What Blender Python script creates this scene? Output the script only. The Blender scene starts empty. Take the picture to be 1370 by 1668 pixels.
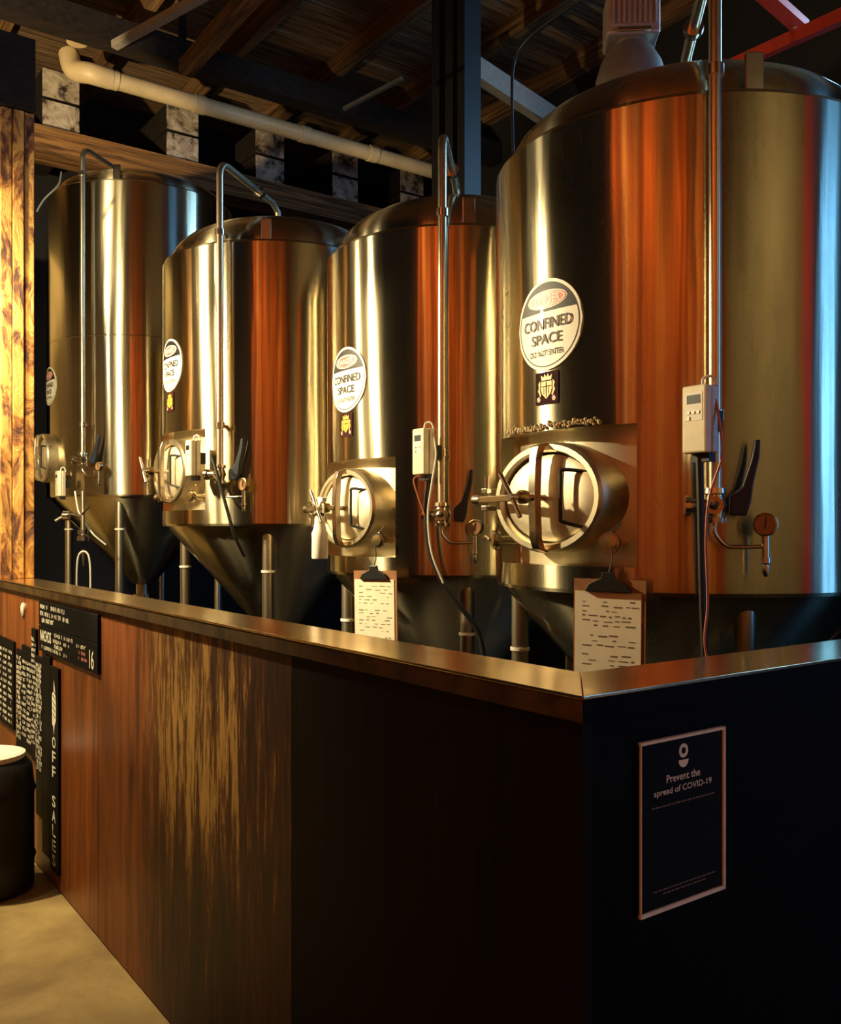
import bpy, math, random
from mathutils import Vector, Matrix
R_ = math.radians
rnd = random.Random(7)
sc = bpy.context.scene
col = sc.collection

# ------------------------------------------------------------------ frame of the room
F, CX, HY, EYE = 1493.0, 685.0, 864.0, 1.6
U = Vector((-.5861, .8102, 0)); N = Vector((.8102, .5861, 0))     # along the long counter run / away from it
def W(s, q, z=0.0): return U*s + N*q + Vector((0, 0, z))
def at(x, y, Y): return Vector(((x-CX)/F*Y, Y, EYE+(HY-y)/F*Y))
C0 = Vector((.2584, 1.456, 0))                                     # counter corner
THETA = math.atan2(-.8102, .5861)                                  # local -Y faces the counter

# ------------------------------------------------------------------ camera
cd = bpy.data.cameras.new('camera'); cam = bpy.data.objects.new('camera', cd); col.objects.link(cam)
cam.location = (0, 0, EYE); cam.rotation_euler = (R_(90), 0, 0)
cd.sensor_fit = 'HORIZONTAL'; cd.sensor_width = 36; cd.lens = 36*F/1370; cd.shift_y = (HY-834)/1370
cd.clip_start = .02
sc.camera = cam
# ------------------------------------------------------------------ world and exposure
wd = bpy.data.worlds.new('world'); sc.world = wd; wd.use_nodes = True
wd.node_tree.nodes['Background'].inputs[0].default_value = (.10, .12, .2, 1)
wd.node_tree.nodes['Background'].inputs[1].default_value = .004
sc.view_settings.view_transform = 'Standard'; sc.view_settings.look = 'None'
sc.view_settings.exposure = 0.0; sc.view_settings.gamma = 1; sc.view_settings.use_curve_mapping = False
# ------------------------------------------------------------------ lamp strengths (each lamp is built with its fixture below)
SPOT_A = dict(pos=Vector((-2.33, 3.69, 2.95)), aim=Vector((-.25, 3.59, 1.65)), power=560, cone=60, blend=.35)
SPOT_B = dict(pos=Vector((-2.79, 4.29, 2.95)), aim=Vector((-1.59, 5.89, 2.15)), power=270, cone=130, blend=.4)
FILL_SPOT_C = dict(pos=Vector((-2.85, 3.62, 3.5)), aim=Vector((-2.25, 4.9, 1.3)), power=560, cone=94, blend=.4)  # added can lamp, brightens pillar, floor and chalkboards
FILL_SPOT_D = dict(pos=Vector((-3.4, 4.5, 3.3)), aim=Vector((-3.1, 8.0, 5.3)), power=760, cone=78, blend=.6)  # added uplight, brightens joist ends and ceiling
WARM = (1.0, .80, .44)
AMBER_FILL_POWER = 330
WINDOW_STRENGTH = 7.0
OLIVE_FILL_POWER = 520
FILL_WINDOW_STRENGTH = 16.0

# ------------------------------------------------------------------ materials
def nodes_of(name):
    m = bpy.data.materials.new(name); m.use_nodes = True
    nt = m.node_tree; b = nt.nodes['Principled BSDF']
    return m, nt, b
def nd(nt, typ, **kw):
    n = nt.nodes.new(typ)
    for k, v in kw.items(): setattr(n, k, v)
    return n
def ramp(nt, fac, stops, interp='LINEAR'):
    r = nd(nt, 'ShaderNodeValToRGB'); cr = r.color_ramp; cr.interpolation = interp
    while len(cr.elements) < len(stops): cr.elements.new(.5)
    for e, (p, c) in zip(cr.elements, stops): e.position = p; e.color = (*c, 1)
    nt.links.new(fac, r.inputs[0]); return r.outputs[0]
def coords(nt, scale, kind='Object', rot=0):
    tc = nd(nt, 'ShaderNodeTexCoord'); mp = nd(nt, 'ShaderNodeMapping'); mp.inputs['Scale'].default_value = scale
    oi = nd(nt, 'ShaderNodeObjectInfo'); mu = nd(nt, 'ShaderNodeMath', operation='MULTIPLY'); mu.inputs[1].default_value = 43.0
    nt.links.new(oi.outputs['Random'], mu.inputs[0]); nt.links.new(mu.outputs[0], mp.inputs['Location'])
    src = tc.outputs[kind]
    if rot:
        vr = nd(nt, 'ShaderNodeVectorRotate', rotation_type='Z_AXIS'); vr.inputs['Angle'].default_value = rot; nt.links.new(src, vr.inputs['Vector']); src = vr.outputs[0]
    nt.links.new(src, mp.inputs[0]); return mp.outputs[0]
def noise(nt, vec, scale=1, detail=4, rough=.6, dist=0):
    n = nd(nt, 'ShaderNodeTexNoise'); n.inputs['Scale'].default_value = scale; n.inputs['Detail'].default_value = detail
    n.inputs['Roughness'].default_value = rough; n.inputs['Distortion'].default_value = dist
    nt.links.new(vec, n.inputs['Vector']); return n.outputs['Fac']
def bump(nt, b, h, strength, dist=.01):
    bp = nd(nt, 'ShaderNodeBump'); bp.inputs['Strength'].default_value = strength; bp.inputs['Distance'].default_value = dist
    nt.links.new(h, bp.inputs['Height']); nt.links.new(bp.outputs[0], b.inputs['Normal'])
def plain(name, c, rough=.5, metal=0, spec=.5, var=.0, scale=30, coat=0):
    m, nt, b = nodes_of(name)
    b.inputs['Roughness'].default_value = rough; b.inputs['Metallic'].default_value = metal
    b.inputs['Specular IOR Level'].default_value = spec; b.inputs['Coat Weight'].default_value = coat
    n = noise(nt, coords(nt, (1, 1, 1)), scale)
    lo = tuple(x*(1-var) for x in c); hi = tuple(min(1, x*(1+var)) for x in c)
    nt.links.new(ramp(nt, n, [(.3, lo), (.7, hi)]), b.inputs['Base Color'])
    return m
def steel(name, c, rough=.3, aniso=.9, grain=1.0, stain=0.0, sharp=.5):
    """circumferentially brushed sheet: lamps smear into upright streaks; a polished lobe keeps reflections readable"""
    m, nt, b = nodes_of(name)
    b2 = nd(nt, 'ShaderNodeBsdfPrincipled')
    tg = nd(nt, 'ShaderNodeTangent', direction_type='RADIAL', axis='Z')
    v = coords(nt, (5, 5, .45)); n1 = noise(nt, v, 1.0, 2, .5, .4)
    v2 = coords(nt, (22, 22, .9)); n2 = noise(nt, v2, 1.0, 3, .6)
    mx = nd(nt, 'ShaderNodeMath', operation='MULTIPLY_ADD'); nt.links.new(n2, mx.inputs[0]); mx.inputs[1].default_value = .10
    nt.links.new(n1, mx.inputs[2])
    bp = nd(nt, 'ShaderNodeBump'); bp.inputs['Strength'].default_value = .35*grain; bp.inputs['Distance'].default_value = .012
    nt.links.new(mx.outputs[0], bp.inputs['Height'])
    n3 = noise(nt, coords(nt, (7, 7, 1.6)), 1.0, 6, .65)
    lo = tuple(x*(1-.55*stain) for x in c)
    cr = ramp(nt, n3, [(.36, lo), (.60, c)])
    for bb, r_ in ((b, rough), (b2, rough*.5)):
        bb.inputs['Metallic'].default_value = 1; bb.inputs['Roughness'].default_value = r_
        bb.inputs['Anisotropic'].default_value = aniso; bb.inputs['Anisotropic Rotation'].default_value = .25
        nt.links.new(tg.outputs[0], bb.inputs['Tangent']); nt.links.new(bp.outputs[0], bb.inputs['Normal']); nt.links.new(cr, bb.inputs['Base Color'])
        if stain:
            rr = nd(nt, 'ShaderNodeMapRange'); rr.inputs[1].default_value = .3; rr.inputs[2].default_value = .7
            rr.inputs[3].default_value = r_+.10*stain; rr.inputs[4].default_value = r_
            nt.links.new(n3, rr.inputs[0]); nt.links.new(rr.outputs[0], bb.inputs['Roughness'])
    ms = nd(nt, 'ShaderNodeMixShader'); ms.inputs[0].default_value = sharp
    nt.links.new(b.outputs[0], ms.inputs[1]); nt.links.new(b2.outputs[0], ms.inputs[2])
    nt.links.new(ms.outputs[0], nt.nodes['Material Output'].inputs['Surface'])
    return m
def wood(name, c1, c2, scale=(3, 40, 3), rough=.6, b_=.4, spec=.3, c3=None, rot=0):
    m, nt, b = nodes_of(name); b.inputs['Roughness'].default_value = rough; b.inputs['Specular IOR Level'].default_value = spec
    n = noise(nt, coords(nt, scale, 'Object', rot), 1, 6, .65, .6)
    stops = [(.35, c1), (.62, c2)] + ([(.74, c3)] if c3 else [])
    nt.links.new(ramp(nt, n, stops), b.inputs['Base Color']); bump(nt, b, n, b_, .01)
    return m
def glow(name, c, s):
    m, nt, b = nodes_of(name); b.inputs['Base Color'].default_value = (*c, 1)
    b.inputs['Emission Color'].default_value = (*c, 1); b.inputs['Emission Strength'].default_value = s
    return m

M = {}
M['shell'] = steel('brushed_steel_shell', (.58, .50, .34), .25, 1.0, .8, .12)
M['shell_dirty'] = steel('brushed_steel_shell_stained', (.56, .49, .33), .25, 1.0, .8, .35)
M['vessel'] = steel('brushed_steel_vessel', (.66, .58, .42), .50, .5, .6, .3, .2)
M['fitting'] = plain('polished_steel', (.62, .55, .44), .22, 1, var=.08)
M['pipe'] = steel('pipe_steel', (.64, .56, .42), .36, .3, .1, 0, .3)
M['satin'] = plain('satin_steel', (.66, .58, .42), .40, 1, var=.10, scale=20)
M['door'] = plain('door_steel', (.74, .66, .50), .55, .85, var=.14, scale=14)
M['cap'] = plain('counter_cap_steel', (.86, .64, .36), .19, 1, var=.14, scale=9)
M['black'] = plain('black_plastic', (.006, .006, .007), .4)
M['rubber'] = plain('black_rubber', (.005, .005, .005), .6)
M['blue_grip'] = plain('dark_blue_grip', (.004, .008, .022), .45)
M['white'] = plain('white_plastic', (.75, .73, .64), .4, var=.05)
M['cream'] = plain('cream_plastic', (.70, .64, .46), .4, var=.05)
M['sign_white'] = plain('sign_white', (.78, .76, .68), .45, var=.02, coat=.08)
M['sign_black'] = plain('sign_black', (.008, .006, .005), .5, spec=.3, coat=.05)
M['sign_red'] = plain('sign_red', (.55, .06, .05), .4, coat=.12)
M['maroon'] = plain('sticker_maroon', (.03, .004, .004), .8, spec=.15)
M['gold'] = plain('sticker_gold', (.80, .48, .06), .4, var=.25, scale=200)
M['pink'] = plain('sticker_pink', (.6, .3, .22), .4)
M['paper'] = plain('paper', (.78, .72, .55), .8, var=.06, scale=18)
M['ink'] = plain('ink', (.16, .12, .09), .8)
M['clip_board'] = plain('hardboard', (.28, .12, .04), .6, var=.2)
M['chalk'] = plain('chalk_white', (.75, .72, .58), .9, var=.1, scale=120)
M['chalk_red'] = plain('chalk_red', (.55, .2, .17), .9)
M['slate'] = plain('chalkboard', (.003, .003, .0033), .6, spec=.12, var=.3)
M['pvc'] = plain('pvc_cream', (.62, .46, .25), .45, var=.12, scale=5)
M['red_paint'] = plain('red_paint', (.50, .035, .012), .5, var=.15)
M['dark_steel'] = plain('black_steel', (.004, .004, .005), .5)
M['alu'] = plain('cast_aluminium', (.56, .48, .40), .5, .6, var=.15)
M['alu_dome'] = plain('spun_aluminium', (.34, .32, .27), .45, .5, var=.1)
M['cable_orange'] = plain('copper_cable', (.45, .16, .07), .5)
M['foam'] = plain('sealant_foam', (.50, .42, .25), .9, var=.4, scale=90)
RT = -math.atan2(.5861, .8102)
M['timber'] = wood('old_timber', (.05, .022, .008), (.34, .16, .05), (1.2, 26, 26), .75, .5, rot=RT)
M['timber_u'] = wood('old_joist_timber', (.04, .02, .008), (.26, .13, .045), (26, 1.2, 26), .75, .5, rot=RT)
M['timber_dark'] = wood('dark_timber', (.006, .004, .003), (.022, .012, .007), (2, 30, 30), .8, .5)
M['plank'] = wood('ceiling_plank', (.05, .028, .013), (.28, .16, .075), (1.5, 30, 30), .8, .5, rot=RT)
M['slat'] = wood('added_orange_timber', (.42, .12, .025), (.80, .30, .07), (30, 30, .7), .6, .3)
M['added_slat_amber'] = wood('added_amber_timber', (.60, .24, .05), (.85, .45, .12), (30, 30, .7), .6, .3)
M['added_slat_deep'] = wood('added_deep_orange_timber', (.16, .03, .008), (.35, .08, .018), (30, 30, .7), .6, .3)
M['added_slat_pale'] = wood('added_pale_timber', (.70, .42, .16), (.95, .70, .32), (30, 30, .7), .6, .3)
M['panel'] = wood('plywood_panel', (.085, .020, .004), (.26, .075, .013), (9, 9, .9), .42, .25, .5)
M['panel_shaded'] = wood('shaded_ply_panel', (.0012, .0006, .0004), (.007, .0024, .001), (12, 12, .9), .6, .2, .12)  # shaded copy of the ply: the unlit look is in the colour
M['fascia'] = wood('fascia_board', (.02, .010, .003), (.07, .040, .012), (9, 9, 9), .6, .2, .2)
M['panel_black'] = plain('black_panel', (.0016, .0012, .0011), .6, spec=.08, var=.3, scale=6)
M['grey_steel'] = plain('grey_steel', (.035, .035, .035), .5, var=.2)
M['brass'] = plain('warm_brass', (.5, .36, .16), .3, 1)

def peeling():
    m, nt, b = nodes_of('peeling_paint'); b.inputs['Roughness'].default_value = .7
    n = noise(nt, coords(nt, (8, 8, 3.6)), 1, 9, .72, .8)
    c = ramp(nt, n, [(.36, (.020, .006, .003)), (.43, (.11, .032, .008)), (.48, (.34, .14, .028)), (.54, (.60, .33, .075))])
    nt.links.new(c, b.inputs['Base Color']); bump(nt, b, n, .9, .03); return m
M['peel'] = peeling()
def worn_lit():
    """orange-brown ply with rubbed golden flakes; lamplit area and shaded end painted into the colour"""
    m, nt, b = nodes_of('plywood_worn_lit'); b.inputs['Roughness'].default_value = .5; b.inputs['Specular IOR Level'].default_value = .35
    n = noise(nt, coords(nt, (16, 16, 1.6)), 1, 8, .75, .3)
    n2 = noise(nt, coords(nt, (70, 70, 9)), 1, 4, .7)
    def mth(op, x, y):
        k = nd(nt, 'ShaderNodeMath', operation=op)
        for i, q in enumerate((x, y)):
            if isinstance(q, (int, float)): k.inputs[i].default_value = q
            else: nt.links.new(q, k.inputs[i])
        return k.outputs[0]
    def sstep(x, a, c):
        k = nd(nt, 'ShaderNodeMapRange', interpolation_type='SMOOTHSTEP'); nt.links.new(x, k.inputs[0]); k.inputs[1].default_value = a; k.inputs[2].default_value = c; return k.outputs[0]
    tc = nd(nt, 'ShaderNodeTexCoord'); dt = nd(nt, 'ShaderNodeVectorMath', operation='DOT_PRODUCT'); nt.links.new(tc.outputs['Object'], dt.inputs[0]); dt.inputs[1].default_value = U
    sp = nd(nt, 'ShaderNodeSeparateXYZ'); nt.links.new(tc.outputs['Object'], sp.inputs[0])
    s_ = mth('ADD', dt.outputs['Value'], mth('MULTIPLY', mth('SUBTRACT', n, .5), .9)); z_ = mth('ADD', sp.outputs['Z'], mth('MULTIPLY', mth('SUBTRACT', n, .5), .5))
    patch = mth('MULTIPLY', mth('MULTIPLY', sstep(s_, 2.1, 2.5), sstep(s_, 3.4, 2.95)), sstep(z_, .45, .85))  # flakes gathered where the lamp's pool of light falls
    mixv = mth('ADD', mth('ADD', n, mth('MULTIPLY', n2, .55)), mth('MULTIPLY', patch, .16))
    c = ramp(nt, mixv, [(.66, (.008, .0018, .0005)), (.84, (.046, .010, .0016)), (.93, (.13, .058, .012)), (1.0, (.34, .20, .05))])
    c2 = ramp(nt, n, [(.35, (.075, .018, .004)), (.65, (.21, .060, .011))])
    mc = nd(nt, 'ShaderNodeMix', data_type='RGBA'); nt.links.new(sstep(s_, 2.8, 3.35), mc.inputs[0]); nt.links.new(c, mc.inputs[6]); nt.links.new(c2, mc.inputs[7])  # base painted darker towards the shaded corner end
    nt.links.new(mc.outputs[2], b.inputs['Base Color']); bump(nt, b, n, .3, .006); return m
M['panel_worn_lit'] = worn_lit()
def joist_end():
    m, nt, b = nodes_of('joist_end_paint'); b.inputs['Roughness'].default_value = .8
    n = noise(nt, coords(nt, (7, 7, 7)), 1, 7, .72, .5)
    c = ramp(nt, n, [(.40, (.02, .012, .008)), (.47, (.30, .22, .15)), (.62, (.55, .45, .33))])
    nt.links.new(c, b.inputs['Base Color']); bump(nt, b, n, .4, .008); return m
M['joist_end'] = joist_end()
def concrete():
    m, nt, b = nodes_of('concrete_floor'); b.inputs['Roughness'].default_value = .55
    n = noise(nt, coords(nt, (1, 1, 1)), 2.2, 8, .7, .3)
    c = ramp(nt, n, [(.3, (.19, .12, .045)), (.55, (.34, .24, .09)), (.75, (.45, .34, .14))])
    nt.links.new(c, b.inputs['Base Color']); bump(nt, b, n, .15, .01); return m
M['concrete'] = concrete()
M['added_dark_slab'] = plain('added_dark_floor_slab', (.006, .005, .005), .5, var=.3, scale=3)
M['wall_cream'] = plain('limewashed_wall', (.52, .40, .20), .85, var=.25, scale=3)
M['wall_dark'] = plain('dark_wall', (.008, .006, .005), .8, var=.3, scale=3)
M['wall_olive'] = plain('olive_wall', (.20, .16, .085), .8, var=.25, scale=1.5)
M['glass'] = None
def glassy():
    m, nt, b = nodes_of('gauge_glass'); b.inputs['Base Color'].default_value = (.30, .17, .09, 1); b.inputs['Roughness'].default_value = .15
    b.inputs['Coat Weight'].default_value = .6; return m
M['glass'] = glassy()

# ------------------------------------------------------------------ mesh helpers
class MB:
    def __init__(self): self.v = []; self.f = []
    def add(self, vs, fs):
        o = len(self.v); self.v += [Vector(p) for p in vs]; self.f += [tuple(i+o for i in f) for f in fs]; return self
    def box(self, c, size, rot=None):
        c = Vector(c); h = [x/2 for x in size]; vs = []
        for z in (-1, 1):
            for x, y in ((-1, -1), (1, -1), (1, 1), (-1, 1)):
                p = Vector((x*h[0], y*h[1], z*h[2])); vs.append(c+(rot @ p if rot else p))
        return self.add(vs, [(3, 2, 1, 0), (4, 5, 6, 7), (0, 1, 5, 4), (1, 2, 6, 5), (2, 3, 7, 6), (3, 0, 4, 7)])
    def bar(self, a, b, w, h, up=(0, 0, 1)):
        """square bar from a to b, w sideways, h along up"""
        a = Vector(a); b = Vector(b); d = (b-a); L = d.length; d.normalize(); up = Vector(up)
        s = d.cross(up)
        if s.length < 1e-5: s = d.cross(Vector((1, 0, 0)))
        s.normalize(); t = s.cross(d)
        rot = Matrix((s, d, t)).transposed()
        return self.box((a+b)/2, (w, L, h), rot)
    def ring(self, pts, closed=True):
        o = len(self.v); self.v += [Vector(p) for p in pts]; return list(range(o, o+len(pts)))
    def loft(self, rings, caps=True, closed=True):
        idx = [self.ring(r) for r in rings]; n = len(idx[0])
        for a, b in zip(idx, idx[1:]):
            for i in range(n if closed else n-1):
                j = (i+1) % n; self.f.append((a[i], a[j], b[j], b[i]))
        if caps: self.f.append(tuple(reversed(idx[0]))); self.f.append(tuple(idx[-1]))
        return self
    def tube(self, pts, r, seg=10, caps=True):
        pts = [Vector(p) for p in pts]; n = len(pts); rs = r if isinstance(r, (list, tuple)) else [r]*n
        rings = []; prev = None
        for i, p in enumerate(pts):
            d = (pts[min(i+1, n-1)]-pts[max(i-1, 0)]).normalized()
            if prev is None:
                a = Vector((0, 0, 1)) if abs(d.z) < .9 else Vector((1, 0, 0)); s = d.cross(a).normalized()
            else:
                s = (prev-d*prev.dot(d)).normalized()
            prev = s; t = d.cross(s)
            rings.append([p+(s*math.cos(k*2*math.pi/seg)+t*math.sin(k*2*math.pi/seg))*rs[i] for k in range(seg)])
        return self.loft(rings, caps)
    def lathe(self, prof, seg=32, origin=(0, 0, 0), axis=(0, 0, 1), caps=True, sx=1, sy=1):
        """prof = [(radius, height along axis)...]"""
        o = Vector(origin); a = Vector(axis).normalized()
        s = a.cross(Vector((0, 0, 1))) if abs(a.z) < .95 else Vector((1, 0, 0)); s.normalize(); t = a.cross(s)
        rings = [[o+a*h+(s*math.cos(k*2*math.pi/seg)*sx+t*math.sin(k*2*math.pi/seg)*sy)*r for k in range(seg)] for r, h in prof]
        return self.loft(rings, caps)
    def prism(self, outline, o, x, y, th):
        """outline in the plane (x,y) at o, extruded by th along x cross y"""
        o = Vector(o); x = Vector(x); y = Vector(y); z = x.cross(y).normalized()
        A = [o+x*a+y*b for a, b in outline]; B = [p+z*th for p in A]
        return self.loft([A, B])
    def build(self, name, mat, parent=None, smooth=40, bevel=0):
        me = bpy.data.meshes.new(name); me.from_pydata([tuple(p) for p in self.v], [], self.f)
        me.materials.append(M[mat] if isinstance(mat, str) else mat)
        import bmesh
        bm = bmesh.new(); bm.from_mesh(me); bmesh.ops.recalc_face_normals(bm, faces=bm.faces); bm.to_mesh(me); bm.free()
        if smooth:
            for p in me.polygons: p.use_smooth = True
            me.set_sharp_from_angle(angle=R_(smooth))
        ob = bpy.data.objects.new(name, me); col.objects.link(ob)
        if parent: ob.parent = parent
        if bevel:
            md = ob.modifiers.new('bevel', 'BEVEL'); md.width = bevel; md.segments = 2; md.limit_method = 'ANGLE'
        return ob
def tag(o, label=None, cat=None, group=None, kind=None):
    if label: o['label'] = label
    if cat: o['category'] = cat
    if group: o['group'] = group
    if kind: o['kind'] = kind
    return o
def empty(name, loc, rz=0, **kw):
    o = bpy.data.objects.new(name, None); col.objects.link(o); o.location = loc; o.rotation_euler = (0, 0, rz); o.empty_display_size = .1
    return tag(o, **kw)
def smooth_path(pts, n=6):
    P = [Vector(p) for p in pts]; out = []
    for i in range(len(P)-1):
        p0 = P[max(i-1, 0)]; p1 = P[i]; p2 = P[i+1]; p3 = P[min(i+2, len(P)-1)]
        for k in range(n):
            t = k/n
            out.append(.5*((2*p1)+(p2-p0)*t+(2*p0-5*p1+4*p2-p3)*t*t+(3*p1-p0-3*p2+p3)*t**3))
    return out+[P[-1]]
_tc = {}
def text_mesh(body):
    """filled glyphs of the built-in font, bounds normalised to the unit box centred on 0"""
    if body in _tc: return _tc[body]
    cu = bpy.data.curves.new('t', 'FONT'); cu.body = body; cu.resolution_u = 3; cu.offset = .010
    ob = bpy.data.objects.new('t', cu); col.objects.link(ob); bpy.context.view_layer.update()
    me = bpy.data.meshes.new_from_object(ob.evaluated_get(bpy.context.evaluated_depsgraph_get()))
    vs = [v.co.copy() for v in me.vertices]; fs = [tuple(p.vertices) for p in me.polygons]
    bpy.data.objects.remove(ob); bpy.data.curves.remove(cu); bpy.data.meshes.remove(me)
    x0 = min(v.x for v in vs); x1 = max(v.x for v in vs); y0 = min(v.y for v in vs); y1 = max(v.y for v in vs)
    vs = [((v.x-x0)/(x1-x0)-.5, (v.y-y0)/(y1-y0)-.5) for v in vs]
    _tc[body] = (vs, fs); return _tc[body]

# ================================================================== THE SETTING
def slab(name, s0, s1, q0, q1, z0, z1, mat, parent=None):
    mb = MB(); vs = []
    for z in (z0, z1):
        for s, q in ((s0, q0), (s1, q0), (s1, q1), (s0, q1)): vs.append(W(s, q, z))
    mb.add(vs, [(0, 1, 2, 3), (7, 6, 5, 4), (0, 4, 5, 1), (1, 5, 6, 2), (2, 6, 7, 3), (3, 7, 4, 0)])
    return mb.build(name, mat, parent, 0)
QW, SB, SF, QR, ZC = -1.4, -3.5, 10.2, 6.6, 6.3
SLW, QL = 8.35, 1.6
tag(slab('added_floor_slab', -0.0, SF, 1.3, QR, 0, .006, 'added_dark_slab'), kind='structure')  # dark slab added to keep floor bounce off the tank cones
tag(slab('floor', SB-.2, SF+.2, QW-.2, QR+.2, -.1, 0, 'concrete'), kind='structure')
ceil = tag(slab('ceiling', SB-.2, SF+.2, QW-.2, QR+.2, ZC+.06, ZC+.2, 'timber_dark'), kind='structure')
tag(slab('wall_front', SF, SF+.2, QW, QR, 0, ZC, 'wall_dark'), kind='structure')
tag(slab('wall_right', SB, SF, QR, QR+.2, 0, ZC, 'wall_dark'), kind='structure')
wl = tag(slab('wall_left', SB, SF, QW-.2, QW, 0, ZC, 'wall_dark'), kind='structure')
tag(slab('wall_partition', SLW, SLW+.15, QW, QL, 0, 4.0, 'wall_cream'), kind='structure')
tag(slab('trim_1', 5.4, SLW, QW, QW+.03, 0, 4.0, 'wall_cream'), kind='structure')
# back wall with the daylight window
wb = tag(slab('wall_back', SB-.2, SB, QW, QR, 0, ZC, 'wall_olive'), kind='structure')
w1 = empty('window_1', W(SB, 5.7, 0)); tag(w1, kind='structure')
M['day'] = glow('daylight_pane', (.12, .41, 1.0), WINDOW_STRENGTH)
def local_slab(name, s0, s1, q0, q1, z0, z1, mat, parent):
    o = slab(name, s0, s1, q0, q1, z0, z1, mat); o.parent = parent
    parent_m = Matrix.Translation(parent.location) @ parent.rotation_euler.to_matrix().to_4x4()
    o.matrix_parent_inverse = parent_m.inverted(); return o
for i in range(2):
    for j in range(3):
        local_slab('pane', SB+.02, SB+.03, 5.12+i*.6, 5.66+i*.6, .9+j*1.25, 2.1+j*1.25, 'day', w1)
for q in (5.05, 5.66, 6.26): local_slab('frame_bar', SB, SB+.06, q, q+.06, .85, 4.65, 'dark_steel', w1)
for z in (.85, 2.1, 3.35, 4.6): local_slab('frame_bar', SB, SB+.06, 5.05, 6.32, z, z+.05, 'dark_steel', w1)
w2 = empty('window_fill', W(2.4, QR, 0)); tag(w2, kind='structure')  # added window, out of view, throws blue light on the ceiling
M['fill_pane'] = glow('fill_window_pane', (.30, .62, 1.0), FILL_WINDOW_STRENGTH)
for i in range(3): local_slab('pane', 1.25+i*.75, 1.95+i*.75, QR-.04, QR-.03, 4.3, 5.6, 'fill_pane', w2)
for i in range(4): local_slab('frame_bar', 1.2+i*.75, 1.25+i*.75, QR-.06, QR, 4.25, 5.65, 'dark_steel', w2)  # bars of the added window
for z in (4.25, 5.6): local_slab('frame_bar', 1.2, 3.5, QR-.06, QR, z, z+.05, 'dark_steel', w2)  # bars of the added window
# added orange timber slats, out of view, giving the tanks orange striped reflections
added_slat_me = {}
def slat_row(n, s_of, parent, horiz):
    for i in range(n):
        k = rnd.choice((0, 0, 1, 1, 2, 2, 3)); kind = (k, horiz)
        if kind not in added_slat_me:
            o = slab('slat', -.085, .085, QW, QW+.035, .1, 5.4, ('slat', 'added_slat_amber', 'added_slat_deep', 'added_slat_pale')[k], parent) if horiz else slab('slat', SB, SB+.035, -.085, .085, .1, 5.4, ('slat', 'added_slat_amber', 'added_slat_deep', 'added_slat_pale')[k], parent)  # added slat, out of view, for reflections
            added_slat_me[kind] = o.data
        else:
            o = bpy.data.objects.new('slat', added_slat_me[kind]); col.objects.link(o); o.parent = parent  # added slat, out of view, for reflections
        o.location = s_of(i)
slat_row(27, lambda i: W(-3.3+i*.2, 0), wl, True)
slat_row(4, lambda i: W(0, QW+.15+i*.2), wb, False)
# ceiling: boards laid across, joists under them
pk = None
for i in range(88):
    s = SB+.1+i*.156
    if pk is None:
        o = slab('plank', -.07, .07, QW, QR, ZC, ZC+.05, 'plank', ceil); pk = o.data; o.location = W(s, 0)
    else:
        o = bpy.data.objects.new('plank', pk); col.objects.link(o); o.parent = ceil; o.location = W(s, 0, rnd.uniform(-.012, .012))
jm = None
for i in range(9):
    q = QW+.35+i*.95
    if jm is None:
        o = slab('joist', SB, SF, -.05, .05, ZC-.2, ZC, 'timber_u', ceil); jm = o.data; o.location = W(0, q)
    else:
        o = bpy.data.objects.new('joist', jm); col.objects.link(o); o.parent = ceil; o.location = W(0, q)

# ------------------------------------------------------------------ beam with stacked joist ends at the far end
SJ = 8.6
bz = 4.97
tag(slab('timber_beam', SJ-.02, SJ+.28, -.6, QR, bz, bz+.24, 'timber'), 'long weathered timber beam carrying the stacked joist ends', 'beam')
JW = ['right below the elbow of the cream pipe', 'second along the beam from the pipe elbow', 'third along the beam from the pipe elbow', 'fourth along the beam from the pipe elbow', 'beside the black column, farthest from the pipe elbow']
for i, q in enumerate((2.23, 3.375, 4.32, 5.23, 6.13)):
    for k in range(2):
        j = empty('joist_stub', W(SJ+.05, q, bz+.25+k*.28), THETA+R_(90))
        MB().box((0, .6, .125), (.32, 1.2, .25)).build('joist_body', 'timber_dark', j, 0)
        MB().box((0, -.006, .125), (.32, .012, .25)).build('end_grain', 'joist_end', j, 0)
        tag(j, ['lower', 'upper'][k]+' sawn joist end, '+JW[i], 'joist', ['lower', 'upper'][k]+' joist ends over the beam')
tag(slab('roof_beam', 7.6, 7.78, -.8, QR, 5.62, 5.84, 'timber_dark'), 'black roof beam crossing in front of the cream pipe', 'beam')
# cream drain pipe
pp = empty('drain_pipe', W(8.05, .9, 5.6), label='cream plastic drain pipe running below the black roof beam', cat='pipe')
def P_(o, parent):
    o.parent = parent; o.matrix_parent_inverse = (Matrix.Translation(parent.location) @ parent.rotation_euler.to_matrix().to_4x4()).inverted(); return o
s0 = 8.05; qe = 2.22; zp = 5.53
P_(MB().tube([W(s0, qe+.25, zp), W(s0, 6.5, zp)], .075, 16).build('pipe_run', 'pvc'), pp)
P_(MB().tube(smooth_path([W(s0+.22, qe-.02, zp+.22), W(s0+.14, qe, zp+.06), W(s0, qe+.1, zp), W(s0, qe+.27, zp)], 5), .088, 16).build('elbow', 'pvc'), pp)
P_(MB().tube([W(s0+.05, qe, zp+.25), W(s0+.05, qe, 6.0)], .085, 16).build('riser', 'pvc'), pp)
P_(MB().tube([W(s0+.05, qe, 5.97), W(s0+.05, .3, 5.97)], .08, 16).build('branch', 'pvc'), pp)
for q in (2.5, 3.3, 4.4, 5.2): P_(MB().lathe([(.083, -.05), (.083, .05)], 16, W(s0, q, zp), N).build('coupling', 'pvc'), pp)
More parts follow.
